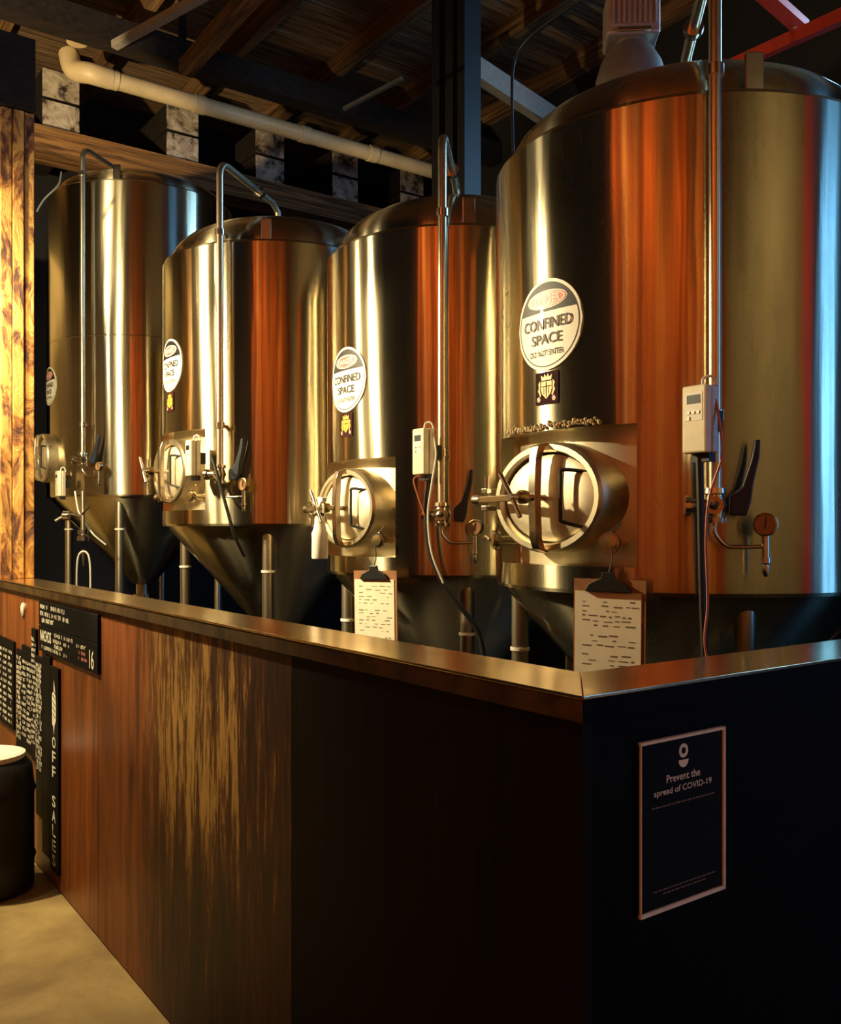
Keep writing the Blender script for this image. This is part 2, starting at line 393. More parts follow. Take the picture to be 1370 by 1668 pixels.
# braces and rods in the roof
tag(MB().bar(at(186, 74, 7.5), at(345, -14, 6.9), .06, .06).build('roof_brace', 'alu', None, 0), 'grey steel roof brace slanting up from the black beam', 'brace')
tag(MB().bar(at(297, 120, 8.2), at(297, -30, 8.0), .07, .07).build('hanger_post', 'timber_dark', None, 0), 'dark upright timber hanger beside the slanting grey brace', 'post')
tag(MB().bar(at(302, 112, 7.6), at(420, -20, 6.4), .11, .12).build('roof_rafter', 'timber_u', None, 0), 'rough timber rafter slanting up beside the dark hanger', 'rafter')
tag(MB().bar(at(745, 92, 7.9), at(930, 214, 8.6), .10, .18).build('steel_girder', 'alu', None, 0), 'pale girder catching blue light behind the black column', 'girder')
tag(MB().bar(at(560, 178, 6.6), at(655, 128, 6.3), .025, .025).build('tie_rod', 'grey_steel', None, 0), 'thin steel tie rod high in the dark roof', 'rod')
# black built-up column
cb = at(742, 864, 7.2); cc = empty('steel_column', (cb.x, cb.y, 0), THETA, label='black built-up steel column rising behind the tanks', cat='column')
for x in (-.155, .02, .17): MB().box((x, 0, 3.0), (.09 if x > .1 else .1, .16, 6.0)).build('post', 'dark_steel', cc, 0)
for k in range(9): MB().box((.0, .06, .5+k*.62), (.3, .012, .1)).build('batten', 'dark_steel', cc, 0)
# red steel frame on the right
rf = empty('red_roof_frame', at(1180, 112, 5.9), label='red painted steel roof frame above the largest shining tank', cat='frame')
P_(MB().bar(at(1165, 119, 6.05), at(1420, 5, 4.6), .055, .07).build('rail', 'red_paint', None, 0), rf)
P_(MB().bar(at(1236, -18, 5.6), at(1306, 44, 5.9), .10, .05).build('brace', 'red_paint', None, 0), rf)
P_(MB().bar(at(1292, 42, 5.88), at(1316, 40, 5.88), .03, .05).build('bracket', 'alu', None, 0), rf)
P_(MB().bar(at(1165, 119, 6.05)+Vector((0, 0, .9)), at(1420, 5, 4.6)+Vector((0, 0, .9)), .055, .07).build('rail', 'red_paint', None, 0), rf)
rc = W(-2.9, 4.02); red = empty('red_column', (rc.x, rc.y, 0), THETA, label='red painted steel column beside the daylight window', cat='column')
MB().box((0, 0, 3.0), (.02, .38, 6.0)).build('web', 'red_paint', red, 0)
for x in (-.1, .1): MB().box((x, 0, 3.0), (.015, .42, 6.0)).build('flange', 'red_paint', red, 0)

# ------------------------------------------------------------------ peeling pillar
pl = empty('peeling_pillar', W(5.45, 1.24, 1.337), THETA+R_(90), label='timber pillar with flaking ochre paint standing on the counter cap', cat='pillar')
for i, (x, w, d) in enumerate(((-.0275, .055, .0), (-.085, .06, .008), (-.145, .06, .002))):
    MB().box((x, -d, 1.28), (w-.003, .2, 2.56)).build('board', 'peel', pl, 0, .004)
tag(slab('lintel_beam', 5.33, 6.4, .95, 1.24, 3.905, 4.3, 'timber_dark'), 'dark lintel beam lying across the top of the peeling pillar', 'beam')

# ================================================================== COUNTER
ct = empty('bar_counter', C0, 0, label='dark timber bar counter with a brushed metal cap, turning a corner', cat='counter')
def CP(t, r, z): return C0+U*t+N*r+Vector((0, 0, z))       # t along the long run, r along the short run
def cslab(name, t0, t1, r0, r1, z0, z1, mat, bev=0):
    mb = MB(); vs = [CP(t, r, z) for z in (z0, z1) for t, r in ((t0, r0), (t1, r0), (t1, r1), (t0, r1))]
    mb.add(vs, [(0, 1, 2, 3), (7, 6, 5, 4), (0, 4, 5, 1), (1, 5, 6, 2), (2, 6, 7, 3), (3, 7, 4, 0)])
    return P_(mb.build(name, mat, None, 0, bev), ct)
ZT, TH, WC = 1.336, .044, .178
TL, RL = 5.15, 4.4
def cap(name, out, mat, z0, z1, bev):
    mb = MB(); mb.loft([[CP(t, r, z0) for t, r in out], [CP(t, r, z1) for t, r in out]]); return P_(mb.build(name, mat, None, 0, bev), ct)
e = .0008; TC = .006
cap('cap', [(e, 0), (TL, 0), (TL, WC), (WC+e, WC)], 'cap', ZT-TC, ZT, .0012)
cap('cap', [(0, e), (WC, WC+e), (WC, RL), (0, RL)], 'cap', ZT-TC, ZT, .0012)
f_ = .003
cap('fascia', [(f_+e, f_), (TL, f_), (TL, WC-f_), (WC-f_+e, WC-f_)], 'fascia', ZT-TH, ZT-TC, 0)
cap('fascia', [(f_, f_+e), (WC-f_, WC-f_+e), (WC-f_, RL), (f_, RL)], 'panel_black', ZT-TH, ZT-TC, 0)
IN = .018
seams = [0.02, 1.02, 2.62, 3.84, TL]
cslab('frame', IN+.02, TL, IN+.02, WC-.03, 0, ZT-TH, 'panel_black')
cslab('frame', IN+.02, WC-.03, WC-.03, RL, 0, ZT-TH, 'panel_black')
cslab('panel', IN, 1.015, IN, IN+.02, .01, ZT-TH, 'panel_shaded')
cslab('panel', 1.017, 2.615, IN, IN+.02, .01, ZT-TH, 'panel_worn_lit')
cslab('panel', 2.622, 3.84, IN, IN+.02, .01, ZT-TH, 'panel')
cslab('panel', 3.845, TL, IN, IN+.02, .01, ZT-TH, 'panel')
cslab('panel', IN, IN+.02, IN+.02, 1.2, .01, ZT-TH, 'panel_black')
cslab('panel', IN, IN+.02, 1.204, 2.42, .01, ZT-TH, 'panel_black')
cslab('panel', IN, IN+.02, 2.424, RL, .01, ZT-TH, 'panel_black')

# ================================================================== TANKS
STEELP = dict(shell='shell', vessel='vessel')
def pol(phi, r, z): return Vector((r*math.sin(R_(phi)), -r*math.cos(R_(phi)), z))
def make_tank(ax, R, zb, zt, label, window=True, hd=.26, dirty=False, pipe_phi=45, zp=None, seam=None, shape='tank'):
    t = empty('fermenting_tank', (ax[0], ax[1], 0), THETA, label=label, cat='tank', group='steel fermenting tanks in a row behind the counter')
    smat = 'shell_dirty' if dirty else 'shell'
    HW = 27 if window else 0
    za, zw = zb+.075, zb+.515
    # --- shell
    phis = [-180+i*4.5 for i in range(81)]
    phis = sorted(set([round(p, 3) for p in phis if not (window and -HW-3 < p < -HW+3) and not (window and HW-3 < p < HW+3)]+([-HW, HW] if window else [])))
    zs = [zb, za, zw, zt] if window else [zb, zb+.05, zt]
    mb = MB(); idx = {}
    for j, z in enumerate(zs):
        for i, p in enumerate(phis[:-1]): idx[i, j] = len(mb.v); mb.v.append(pol(p, R, z))
    n = len(phis)-1
    for j in range(len(zs)-1):
        for i in range(n):
            if window and j == 1 and phis[i] >= -HW-1e-6 and phis[i+1] <= HW+1e-6: continue
            k = (i+1) % n; mb.f.append((idx[i, j], idx[k, j], idx[k, j+1], idx[i, j+1]))
    full = [p for p in phis[:-1]]
    mb.loft([[pol(p, R, zt) for p in full], [pol(p, R-.006, zt+.012) for p in full], [pol(p, R-.045, zt+.016) for p in full]], False)
    mb.loft([[pol(p, R, zb) for p in full], [pol(p, R-.004, zb-.012) for p in full], [pol(p, R-.07, zb-.014) for p in full]], False)
    DP = .065
    if window:
        wp = [p for p in phis if -HW-1e-6 <= p <= HW+1e-6]
        for z in (za, zw): mb.loft([[pol(p, R, z) for p in wp], [pol(p, R-DP, z) for p in wp]], False, False)
        for p in (-HW, HW): mb.loft([[pol(p, R, za), pol(p, R, zw)], [pol(p, R-DP, za), pol(p, R-DP, zw)]], False, False)
    sh = mb.build('shell', smat, t, 35)
    if window:
        v = MB(); v.loft([[pol(p, R-DP, z) for p in range(-36, 37, 4)] for z in (zb+.03, zw+.05)], False, False); v.build('inner_vessel', 'vessel', t)
        fm = MB()
        for i in range(150):
            p = -20+i*.25+rnd.uniform(-.4, .4); rr = rnd.uniform(.002, .0065)
            fm.lathe([(.001, -rr), (rr, -rr*.4), (rr, rr*.4), (.001, rr)], 5, pol(p, R+.003, zw+.003+rnd.uniform(0, .014)+abs(rnd.gauss(0, .006))))
        if dirty: tag(fm.build('sealant_bead', 'foam', t), kind='stuff')
    if seam: MB().loft([[pol(p, R+a, z) for p in full] for a, z in ((0, seam-.006), (.003, seam-.003), (.003, seam+.003), (0, seam+.006))], False).build('weld_seam', smat, sh)
    # --- dome
    Rd = R-.045; prof = [(Rd, zt+.012)]+[(Rd*math.cos(a), zt+.03+hd*math.sin(a)) for a in [R_(x) for x in (0, 8, 18, 30, 42, 54, 66, 78, 86)]]+[(.001, zt+.03+hd)]
    MB().lathe(prof, 64).build('dome', smat, t, 50)
    # --- cone
    zc = zb-.62*R/.66
    MB().lathe([(R-.03, zb-.012), (R-.045, zb-.04), (.10, zc), (.06, zc-.02), (.06, zc-.10), (.085, zc-.10), (.085, zc-.13)], 64).build('cone', smat, t, 30)
    # --- legs
    rl = R-.09
    for p in (-43, 56, 137, -124):
        lg = MB().tube([pol(p, rl, .03), pol(p, rl, zb+.02)], .032, 20).build('leg', 'pipe', t)
        MB().lathe([(.06, .0), (.06, .015), (.035, .04)], 20, pol(p, rl, 0)).build('foot', 'fitting', lg)
        c_ = MB().lathe([(.034, -.006), (.037, -.006), (.037, .006), (.034, .006)], 16, pol(p, rl, zb-.26), (0, 0, 1)).build('cable_tie', 'white', lg)
    # --- lifting lug
    for p in (56, -100, 176):
        rot = Matrix.Rotation(R_(p), 3, 'Z'); MB().box(pol(p, R-.02, zt+.05), (.055, .018, .15), rot).build('lifting_lug', 'fitting', t, 0, .004)
    # --- manway
    zh = zb+.295; y0 = -(R+.002) if window else -(R+.05)
    def ell(a, b, y, n=40): return [Vector((a*math.cos(k*2*math.pi/n), y, zh+b*math.sin(k*2*math.pi/n))) for k in range(n)]
    A, B = (.248, .182) if window else (.19, .19)
    nk = MB().loft([ell(A, B, -R*.80), ell(A, B, y0), ell(A-.008, B-.008, y0-.012), ell(A-.026, B-.026, y0-.012), ell(A-.032, B-.032, y0+.0), ell(A-.032, B-.032, -R*.80)], False).build('manway_neck', 'satin', t, 30)
    a, b = A-.040, B-.040
    dr = MB().loft([ell(a, b, y0+.045), ell(a, b, y0+.012), ell(a-.01, b-.01, y0+.004), ell(a*.75, b*.75, y0-.004), ell(a*.3, b*.3, y0-.010), ell(.004, .003, y0-.011)]).build('manway_door', 'door', t, 30)
    bw = MB(); yo = y0-.012
    pts = [(yo-.004, -B+.004), (yo-.036, -B+.014), (yo-.05, -B+.05), (yo-.056, 0), (yo-.05, B-.05), (yo-.036, B-.014), (yo-.004, B-.004)]
    bw.loft([[Vector((x, y+dy, zh+z)) for x, dy in ((-.016, 0), (.016, 0), (.016, .028), (-.016, .028))] for y, z in pts])
    bw.build('strap', 'fitting', dr, 20, .002)
    MB().tube([(0, y0-.01, zh), (0, yo-.15, zh)], .011, 12).build('screw', 'fitting', dr)
    MB().lathe([(.022, 0), (.024, .02), (.016, .035)], 14, (0, yo-.08, zh), (0, -1, 0)).build('hub', 'brass', dr)
    MB().tube([(-.055, yo-.14, zh+.075), (.0, yo-.14, zh), (.04, yo-.14, zh-.065)], .008, 10).build('turn_handle', 'fitting', dr)
    MB().tube(smooth_path([(.175, y0+.02, zh+.075), (.105, y0-.03, zh+.085), (.10, y0-.035, zh+.06), (.10, y0-.035, zh-.06), (.105, y0-.03, zh-.08), (.16, y0+.02, zh-.10)], 4), .006, 8).build('grab_rail', 'rubber', dr)
    hg = MB().box((-A-.03, y0+.01, zh+.03), (.03, .09, .02)).box((-A-.03, y0+.01, zh-.03), (.03, .09, .02)).build('hinge', 'fitting', nk, 0, .003)
    MB().tube([(-A-.03, y0-.02, zh-.085), (-A-.03, y0-.02, zh+.085)], .009, 10).build('hinge_pin', 'fitting', nk)
    MB().bar((-A-.075, y0-.025, zh), (-.03, yo-.075, zh), .02, .022).build('hinge_arm', 'fitting', nk, 0, .003)
    MB().lathe([(.018, -.018), (.02, 0), (.018, .018)], 12, (-A-.075, y0-.025, zh), (-1, 0, 0)).build('hinge_knob', 'fitting', nk)
    # --- small ports beside the manway
    for p, dz in ((21, -.145), (-24, -.14)):
        r0 = R-.07; z = zh+dz; d = pol(p, 1, 0)
        pt = MB().tube([pol(p, r0, z), pol(p, R+.03, z)], .017, 14).build('port', 'fitting', t)
        MB().lathe([(.019, 0), (.034, 0), (.036, .008), (.034, .02), (.019, .02)], 20, pol(p, R+.02, z), d).build('clamp_ring', 'fitting', pt)
        MB().lathe([(.001, .0), (.024, .0), (.024, .006), (.001, .008)], 20, pol(p, R+.04, z), d).build('port_cap', 'brass', pt)
        MB().bar(pol(p, R+.03, z+.03), pol(p+3, R+.035, z+.06), .008, .008).build('wing_nut', 'fitting', pt, 0)
        if p < 0: MB().tube([pol(p-1, R+.045, z), pol(p-5, R+.05, z+.012), pol(p-9, R+.05, z+.005)], .008, 8).build('sample_tap', 'fitting', pt)
    # --- blow-off pipe up the side, over the dome
    if zp is None: zp = zt+.40
    rp = R+.07; zv = zb+.26
    path = [pol(pipe_phi, rp, zv)]+[pol(pipe_phi, rp, zv+(zp-.08-zv)*k/4) for k in range(1, 5)]
    c = pol(pipe_phi, rp-.08, zp-.08); d = pol(pipe_phi, 1, 0)
    for k in range(1, 7):
        g = k/6*math.pi/2; path.append(c+d*(.08*math.cos(g))+Vector((0, 0, .08*math.sin(g))))
    inner = d*.12+Vector((0, 0, zp)); path += [d*.45+Vector((0, 0, zp)), inner, d*.05+Vector((0, 0, zp-.03)), d*.03+Vector((0, 0, zt+hd))]
    pi = MB().tube(path, .0185, 16).build('blow_off_pipe', 'pipe', t)
    for z in (zt+.03, zb+.52): MB().bar(pol(pipe_phi, R-.01, z), pol(pipe_phi, rp, z), .016, .016).lathe([(.019, -.016), (.026, -.016), (.026, .016), (.019, .016)], 14, pol(pipe_phi, rp, z)).build('pipe_clip', 'fitting', pi)
    MB().lathe([(.02, -.018), (.032, -.018), (.034, 0), (.032, .018), (.02, .018)], 18, d*.30+Vector((0, 0, zp)), d).build('pipe_clamp', 'fitting', pi)
    # --- valve at the pipe foot
    vb = pol(pipe_phi, rp, zv); rgt = pol(pipe_phi+90, 1, 0); out = d
    va = MB().lathe([(.019, .05), (.031, .05), (.033, .035), (.024, .03), (.028, .015), (.034, .0), (.028, -.015), (.024, -.03), (.033, -.035), (.031, -.05), (.012, -.05)], 18, vb).lathe([(.02, 0), (.02, .07), (.03, .07), (.03, .085), (.012, .085)], 14, vb, -rgt).build('valve', 'fitting', t)
    MB().lathe([(.018, .0), (.026, .01), (.026, .028)], 12, vb, -rgt*.2+out).build('valve_bolt', 'brass', va)
    hb = vb+rgt*.045
    hx = [(.0, -.028), (.045, -.03), (.058, .01), (.064, .06), (.082, .14), (.084, .19), (.07, .19), (.058, .13), (.034, .055), (.0, .026)]
    MB().prism(hx, hb-out*.012, rgt, Vector((0, 0, 1)), -.026).build('valve_handle', 'blue_grip', va, 30, .004)
    bt = vb+Vector((0, 0, -.05))
    MB().tube(smooth_path([bt, bt+Vector((0, 0, -.03)), bt+rgt*.03+Vector((0, 0, -.065)), bt+rgt*.07+Vector((0, 0, -.07)), bt+rgt*.135+Vector((0, 0, -.068))], 5), .006, 10).build('gauge_tube', 'fitting', va)
    g0 = bt+rgt*.14+Vector((0, 0, -.07))
    MB().lathe([(.011, .035), (.011, -.03), (.015, -.03), (.015, -.045), (.009, -.05), (.011, -.07), (.004, -.085)], 12, g0).build('drain_tap', 'fitting', va)
    gd = (out*.9-rgt*.35).normalized(); gc = g0+Vector((0, 0, .065))
    ga = MB().lathe([(.030, -.012), (.034, -.012), (.034, .012), (.030, .014), (.029, .008), (.001, .008)], 28, gc, gd).build('pressure_gauge', 'brass', t)
    MB().lathe([(.029, .0085), (.001, .0095)], 24, gc, gd, False).build('dial', 'glass', ga)
    sx = gd.cross(Vector((0, 0, 1))).normalized(); MB().bar(gc+gd*.011-Vector((0, 0, .012)), gc+gd*.011+Vector((0, 0, .022))-sx*.004, .003, .002).build('needle', 'black', ga, 0)
    return t
T = {}
ZL = 1.412
T[4] = make_tank((.973, 3.404), .69, ZL, 2.90, 'wide steel tank behind the counter corner with foam sealant above its hatch', dirty=True, pipe_phi=45, zp=3.30)
T[3] = make_tank((.187, 4.58), .65, ZL-.005, 2.91, 'steel tank with a white spray bottle hung beside its hatch', pipe_phi=46.5, zp=3.28)
T[2] = make_tank((-.85, 5.60), .70, 1.637, 3.15, 'steel tank with its whole cone showing and a bent pipe arm arching over the dome', pipe_phi=38, zp=3.56)
T[1] = make_tank((-2.31, 7.62), .74, 1.87, 4.23, 'tallest steel tank, next to the peeling pillar, hatch on bare wall without recess', window=False, hd=.22, pipe_phi=39, zp=4.46, seam=3.07)
AX = {4: ((.973, 3.404), .69, ZL), 3: ((.187, 4.58), .65, ZL-.005), 2: ((-.85, 5.60), .70, 1.637), 1: ((-2.31, 7.62), .74, 1.87)}

# ------------------------------------------------------------------ signs bent round the tanks
def bent(name, R, off, parent, mat, verts, faces, zc):
    mb = MB(); mb.add([pol(math.degrees(x/R), R+off, zc+z) for x, z in verts], faces); o = mb.build(name, mat, parent, 0); return o
def cols(fu, fl, x0, x1, n=20):
    vs = []; fs = []
    for i in range(n+1):
        x = x0+(x1-x0)*i/n; vs += [(x, fl(x)), (x, fu(x))]
    for i in range(n): a = 2*i; fs.append((a, a+2, a+3, a+1))
    return vs, fs
def ringv(r0, r1, n=48, sx=1, sz=1, cz=0):
    vs = []
    for k in range(n):
        g = k*2*math.pi/n; vs += [(r0*math.cos(g)*sx, cz+r0*math.sin(g)*sz), (r1*math.cos(g)*sx, cz+r1*math.sin(g)*sz)]
    return vs, [(2*k, 2*k+1, (2*k+3) % (2*n), (2*k+2) % (2*n)) for k in range(n)]
def circ(r): return lambda x: math.sqrt(max(0, r*r-x*x))
def sign(k, zc, label, phi0=0):
    (ax, ay), R, zb = AX[k]
    t = empty('warning_sign', (ax, ay, 0), THETA+R_(phi0), label=label, cat='sign', group='round confined space signs on the tanks')
    r = .1487
    pl_ = MB(); n = 48
    rim = [(r*math.cos(g*2*math.pi/n), r*math.sin(g*2*math.pi/n)) for g in range(n)]
    v, f = cols(circ(r), lambda x: -circ(r)(x), -r, r, 28)
    pl_.add([pol(math.degrees(x/R), R+.004, zc+z) for x, z in v], f)
    pl_.loft([[pol(math.degrees(x/R), R+.0005, zc+z) for x, z in rim], [pol(math.degrees(x/R), R+.004, zc+z) for x, z in rim]], False)
    pl_.build('plate', 'sign_white', t, 0)
    bent('border_line', R, .0046, t, 'sign_black', *ringv(.1345, .1385), zc)
    rb = .1365; xm = math.sqrt(rb*rb-.043**2)
    bent('black_field', R, .0046, t, 'sign_black', *cols(circ(rb), lambda x: .043, -xm, xm), zc)
    ov = lambda a, b: cols(lambda x: .082+b*math.sqrt(max(0, 1-(x/a)**2)), lambda x: .082-b*math.sqrt(max(0, 1-(x/a)**2)), -a, a, 20)
    bent('oval_rim', R, .0052, t, 'sign_white', *ov(.092, .030), zc)
    o1 = bent('red_oval', R, .0058, t, 'sign_red', *ov(.0885, .0265), zc)
    bent('oval_line', R, .0062, t, 'sign_white', *ringv(.96, .90, 40, .085, .0235, .082), zc)
    def word(s, z, w, h, mat):
        vs, fs = text_mesh(s); bent('lettering', R, .0068, t, mat, [(x*w, z+y*h) for x, y in vs], fs, zc)
    word('DANGER', .082, .125, .026, 'sign_white')
    word('CONFINED', .004, .222, .036, 'sign_black')
    word('SPACE', -.046, .140, .034, 'sign_black')
    word('DO NOT ENTER', -.092, .152, .019, 'sign_black')
def emblem(k, zc, label):
    (ax, ay), R, zb = AX[k]
    t = empty('crest_sticker', (ax, ay, 0), THETA, label=label, cat='sticker', group='dark stickers with a gold crest on the tanks')
    h = .053
    bent('backing', R, .003, t, 'maroon', *cols(lambda x: h, lambda x: -h, -h, h, 4), zc)
    shield = [(-.024, .022), (.024, .022), (.026, .0), (.02, -.018), (.0, -.036), (-.02, -.018), (-.026, .0)]
    bent('crest_shield', R, .0036, t, 'gold', shield, [tuple(range(7))], zc)
    crown = [(-.022, .025), (-.026, .044), (-.014, .034), (-.007, .047), (.0, .035), (.008, .048), (.014, .034), (.026, .043), (.022, .025)]
    bent('crest_crown', R, .0036, t, 'gold', [(0, .026)]+crown, [(0, i+1, i+2) for i in range(8)], zc)
    for sx_ in (-1, 1): bent('crest_mantle', R, .0036, t, 'gold', [(sx_*x, z) for x, z in ((.029, .026), (.038, .016), (.035, .004), (.04, -.008), (.034, -.016), (.029, -.028), (.024, -.022), (.03, -.006), (.029, .01))], [tuple(range(9))], zc)
    for x0_, z0_, w_, h_ in ((-.0015, -.030, .003, .05), (-.024, .004, .048, .003), (-.012, -.02, .002, .022), (.010, -.02, .002, .022)):
        bent('crest_line', R, .0041, t, 'maroon', [(x0_, z0_), (x0_+w_, z0_), (x0_+w_, z0_+h_), (x0_, z0_+h_)], [(0, 1, 2, 3)], zc)
    for x in (-.036, .034): bent('flourish', R, .0037, t, 'pink', [(x-.008, -.03), (x+.002, -.026), (x+.009, -.036), (x+.003, -.045), (x-.007, -.041)], [(0, 1, 2, 3, 4)], zc)
sign(4, 2.273, 'round danger confined space sign on the tank behind the counter corner')
sign(3, 2.290, 'round danger confined space sign above the hatch with the spray bottle')
sign(2, 2.533, 'round danger confined space sign on the tank with the bent pipe arm')
sign(1, 2.73, 'round danger sign seen edge-on, on the tallest tank by the pillar')
emblem(4, 2.066, 'dark square sticker with gold crest on the tank behind the counter corner')
emblem(3, 2.083, 'dark square sticker with gold crest above the hatch with the spray bottle')
emblem(2, 2.326, 'dark square sticker with gold crest on the tank with the bent pipe arm')

# ------------------------------------------------------------------ temperature controllers
def controller(k, phi, r, z, label, w=.082, d=.058, h=.19, pole=.42):
    (ax, ay), R, zb = AX[k]; p = pol(phi, r, z)
    m = Matrix.Rotation(THETA, 3, 'Z') @ p
    t = empty('temperature_controller', (ax+m.x, ay+m.y, z-h/2), THETA, label=label, cat='controller', group='controller boxes clipped to the tank pipes')
    H = h/2
    MB().box((0, 0, H), (w, d*.45, h)).build('case_back', 'alu', t, 0, .004).location.y = d*.27
    fr = MB().box((0, -d*.22, H), (w, d*.5, h)).build('case_front', 'cream', t, 0, .006)
    y = -d*.47-.0006
    MB().box((0, y, H+.035), (w*.72, .001, h*.42)).build('face_plate', 'white', t, 0)
    MB().box((0, y-.001, H+.055), (w*.55, .001, h*.13)).build('display', 'black', t, 0)
    for i in range(3): MB().box((-w*.2+i*w*.2, y-.0015, H+.018), (w*.1, .003, .007)).build('button', 'alu', t, 0)
    MB().box((-w*.2, y-.0015, H+.002), (w*.1, .003, .009)).build('button', 'alu', t, 0)
    MB().tube(smooth_path([(w*.1, .0, h), (w*.12, .005, h+.022), (w*.35, .02, h+.024), (w*.45, .03, h-.01)], 4), .004, 8).build('cable_loop', 'white', t)
    br = MB().box((0, d*.3, -.012), (w*.7, d*.5, .024)).build('bracket', 'black', t, 0)
    q = pol(phi, 1, 0)
    MB().bar((0, d*.45, H), (0, d*.45+(r-R)*.4, H), .03, .06).build('mount', 'black', t, 0)
    return t
controller(4, 41.4, .835, 1.913, 'cream controller box with display on the tank behind the counter corner')
controller(3, 41.4, .80, 1.926, 'cream controller box on the pipe of the tank with the spray bottle')
controller(2, 27, .80, 1.985, 'white controller box beside the hatch of the tank with bent pipe arm')
controller(1, 27, .85, 1.95, 'small white controller box low on the tallest tank by the pillar')

# ------------------------------------------------------------------ clipboards
def clipboard(k, phi, off, ztop, label, tilt):
    (ax, ay), R, zb = AX[k]; m = Matrix.Rotation(THETA, 3, 'Z') @ pol(phi, R+off, 0); hgt = .33
    t = empty('clipboard', (ax+m.x, ay+m.y, ztop-hgt), THETA+R_(phi), label=label, cat='clipboard', group='clipboards hung on the tanks'); t.rotation_euler[1] = R_(tilt)
    MB().box((0, 0, hgt/2), (.228, .004, hgt)).build('board', 'clip_board', t, 0)
    MB().box((-.004, -.0035, hgt/2-.018), (.21, .002, .29)).build('paper', 'paper', t, 0)
    cl = MB().prism([(-.075, -.02), (.075, -.02), (.06, .004), (.022, .022), (.018, .04), (-.018, .04), (-.022, .022), (-.06, .004)], (0, -.004, hgt-.018), (1, 0, 0), (0, 0, 1), .012).build('clip', 'black', t, 0, .002)
    MB().tube(smooth_path([(0, -.006, hgt+.02), (.01, -.004, hgt+.06), (.005, .0, hgt+.10)], 3), .002, 6).build('hook_wire', 'black', cl)
    r = random.Random(k); mb = MB()
    for i in range(17):
        z = hgt-.068-i*.0148; x = -.085
        if r.random() < .2 and i > 5: continue
        while x < .075:
            w = r.uniform(.008, .03)
            if r.random() < .72: mb.box((x+w/2, -.0048, z+r.uniform(-.002, .002)), (w, .0006, r.uniform(.002, .0045)))
            x += w+r.uniform(.006, .02)
    tag(mb.build('handwriting', 'ink', t, 0), kind='stuff')
    return t
clipboard(4, 21.5, .06, 1.452, 'clipboard with a written sheet hung on the tank behind the counter corner', .5)
clipboard(3, 21.5, .055, 1.425, 'clipboard with a written sheet hung on the tank with the spray bottle', -1.0)

# ------------------------------------------------------------------ spray bottle
sb = at(521, 910, 4.13); b = empty('spray_bottle', sb, THETA+R_(-10), label='white plastic spray bottle hanging beside a round tank hatch', cat='bottle')
MB().lathe([(.001, 0), (.034, 0), (.037, .006), (.036, .09), (.037, .115), (.03, .13), (.026, .15), (.02, .185), (.018, .20), (.001, .201)], 24).build('bottle_body', 'white', b)
MB().lathe([(.019, .192), (.021, .193), (.021, .207), (.019, .208)], 20).build('neck_ring', 'black', b)
MB().lathe([(.017, .207), (.017, .228), (.012, .232)], 16).build('cap', 'white', b)
MB().prism([(-.02, 0), (.02, 0), (.03, .02), (.06, .03), (.062, .045), (-.01, .05), (-.03, .03)], (0, .011, .228), (1, 0, 0), (0, 0, 1), .022).build('spray_head', 'white', b, 0, .003)
MB().tube(smooth_path([(.035, 0, .25), (.05, 0, .235), (.05, 0, .205)], 4), .005, 8).build('trigger', 'cream', b)

# ------------------------------------------------------------------ hoses and cables
def cable(pts, r, mat, name, label, cat='cable', n=6): return tag(MB().tube(smooth_path(pts, n), r, 8).build(name, mat), label, cat)
cable([at(1139, 736, 2.60), at(1141, 800, 2.60), at(1143, 900, 2.60), at(1145, 985, 2.60), at(1149, 1090, 2.60)], .011, 'rubber', 'drop_hose', 'black hose dropping straight down from the cream controller behind the counter corner', 'hose')
cable([at(1166, 650, 2.57), at(1174, 700, 2.55), at(1176, 745, 2.55), at(1156, 808, 2.56), at(1150, 880, 2.57), at(1153, 980, 2.58), at(1148, 1040, 2.58), at(1154, 1085, 2.58)], .004, 'cable_orange', 'sensor_cable', 'thin copper coloured cable curling beside the straight black hose')
cable([at(700, 772, 3.80), at(694, 830, 3.80), at(698, 885, 3.80), at(714, 935, 3.80), at(748, 985, 3.80), at(778, 1028, 3.80), at(790, 1080, 3.80)], .011, 'rubber', 'curved_hose', 'black hose curving down past the clipboard to the counter', 'hose')
cable([at(705, 705, 3.76), at(710, 740, 3.75), at(703, 790, 3.75), at(697, 840, 3.77), at(703, 900, 3.77), at(722, 950, 3.77)], .004, 'white', 'sensor_cable', 'thin white cable hanging from the controller over the curved black hose')
cable([at(690, 775, 3.79), at(674, 780, 3.79), at(680, 806, 3.79), at(692, 840, 3.79)], .003, 'cable_orange', 'loop_cable', 'thin reddish cable loop beneath the controller of the spray bottle tank')
cable([at(346, 745, 4.78), at(356, 780, 4.76), at(370, 830, 4.76), at(382, 872, 4.78), at(398, 906, 4.85)], .009, 'rubber', 'drop_hose', 'black hose running down in front of the exposed tank cone', 'hose')
cable([at(122, 800, 6.75), at(127, 830, 6.72), at(133, 842, 6.7), at(150, 868, 6.7), at(172, 887, 6.75)], .006, 'white', 'sensor_cable', 'white cable hanging from the small controller of the tallest tank')
cable([at(125, 985, 6.5), at(125, 930, 6.5), at(128, 905, 6.5), at(136, 898, 6.5), at(144, 905, 6.5), at(147, 930, 6.5), at(147, 985, 6.5)], .0065, 'white', 'hose_loop', 'upside-down U of white hose under the tallest tank', 'hose')
cable([at(836, 250, 4.9), at(834, 160, 4.9), at(838, 100, 4.9), at(862, 62, 4.8), at(905, 28, 4.6), at(960, -10, 4.4)], .008, 'dark_steel', 'lamp_flex', 'black flex looping over the dark roof beside the high-bay lamp')
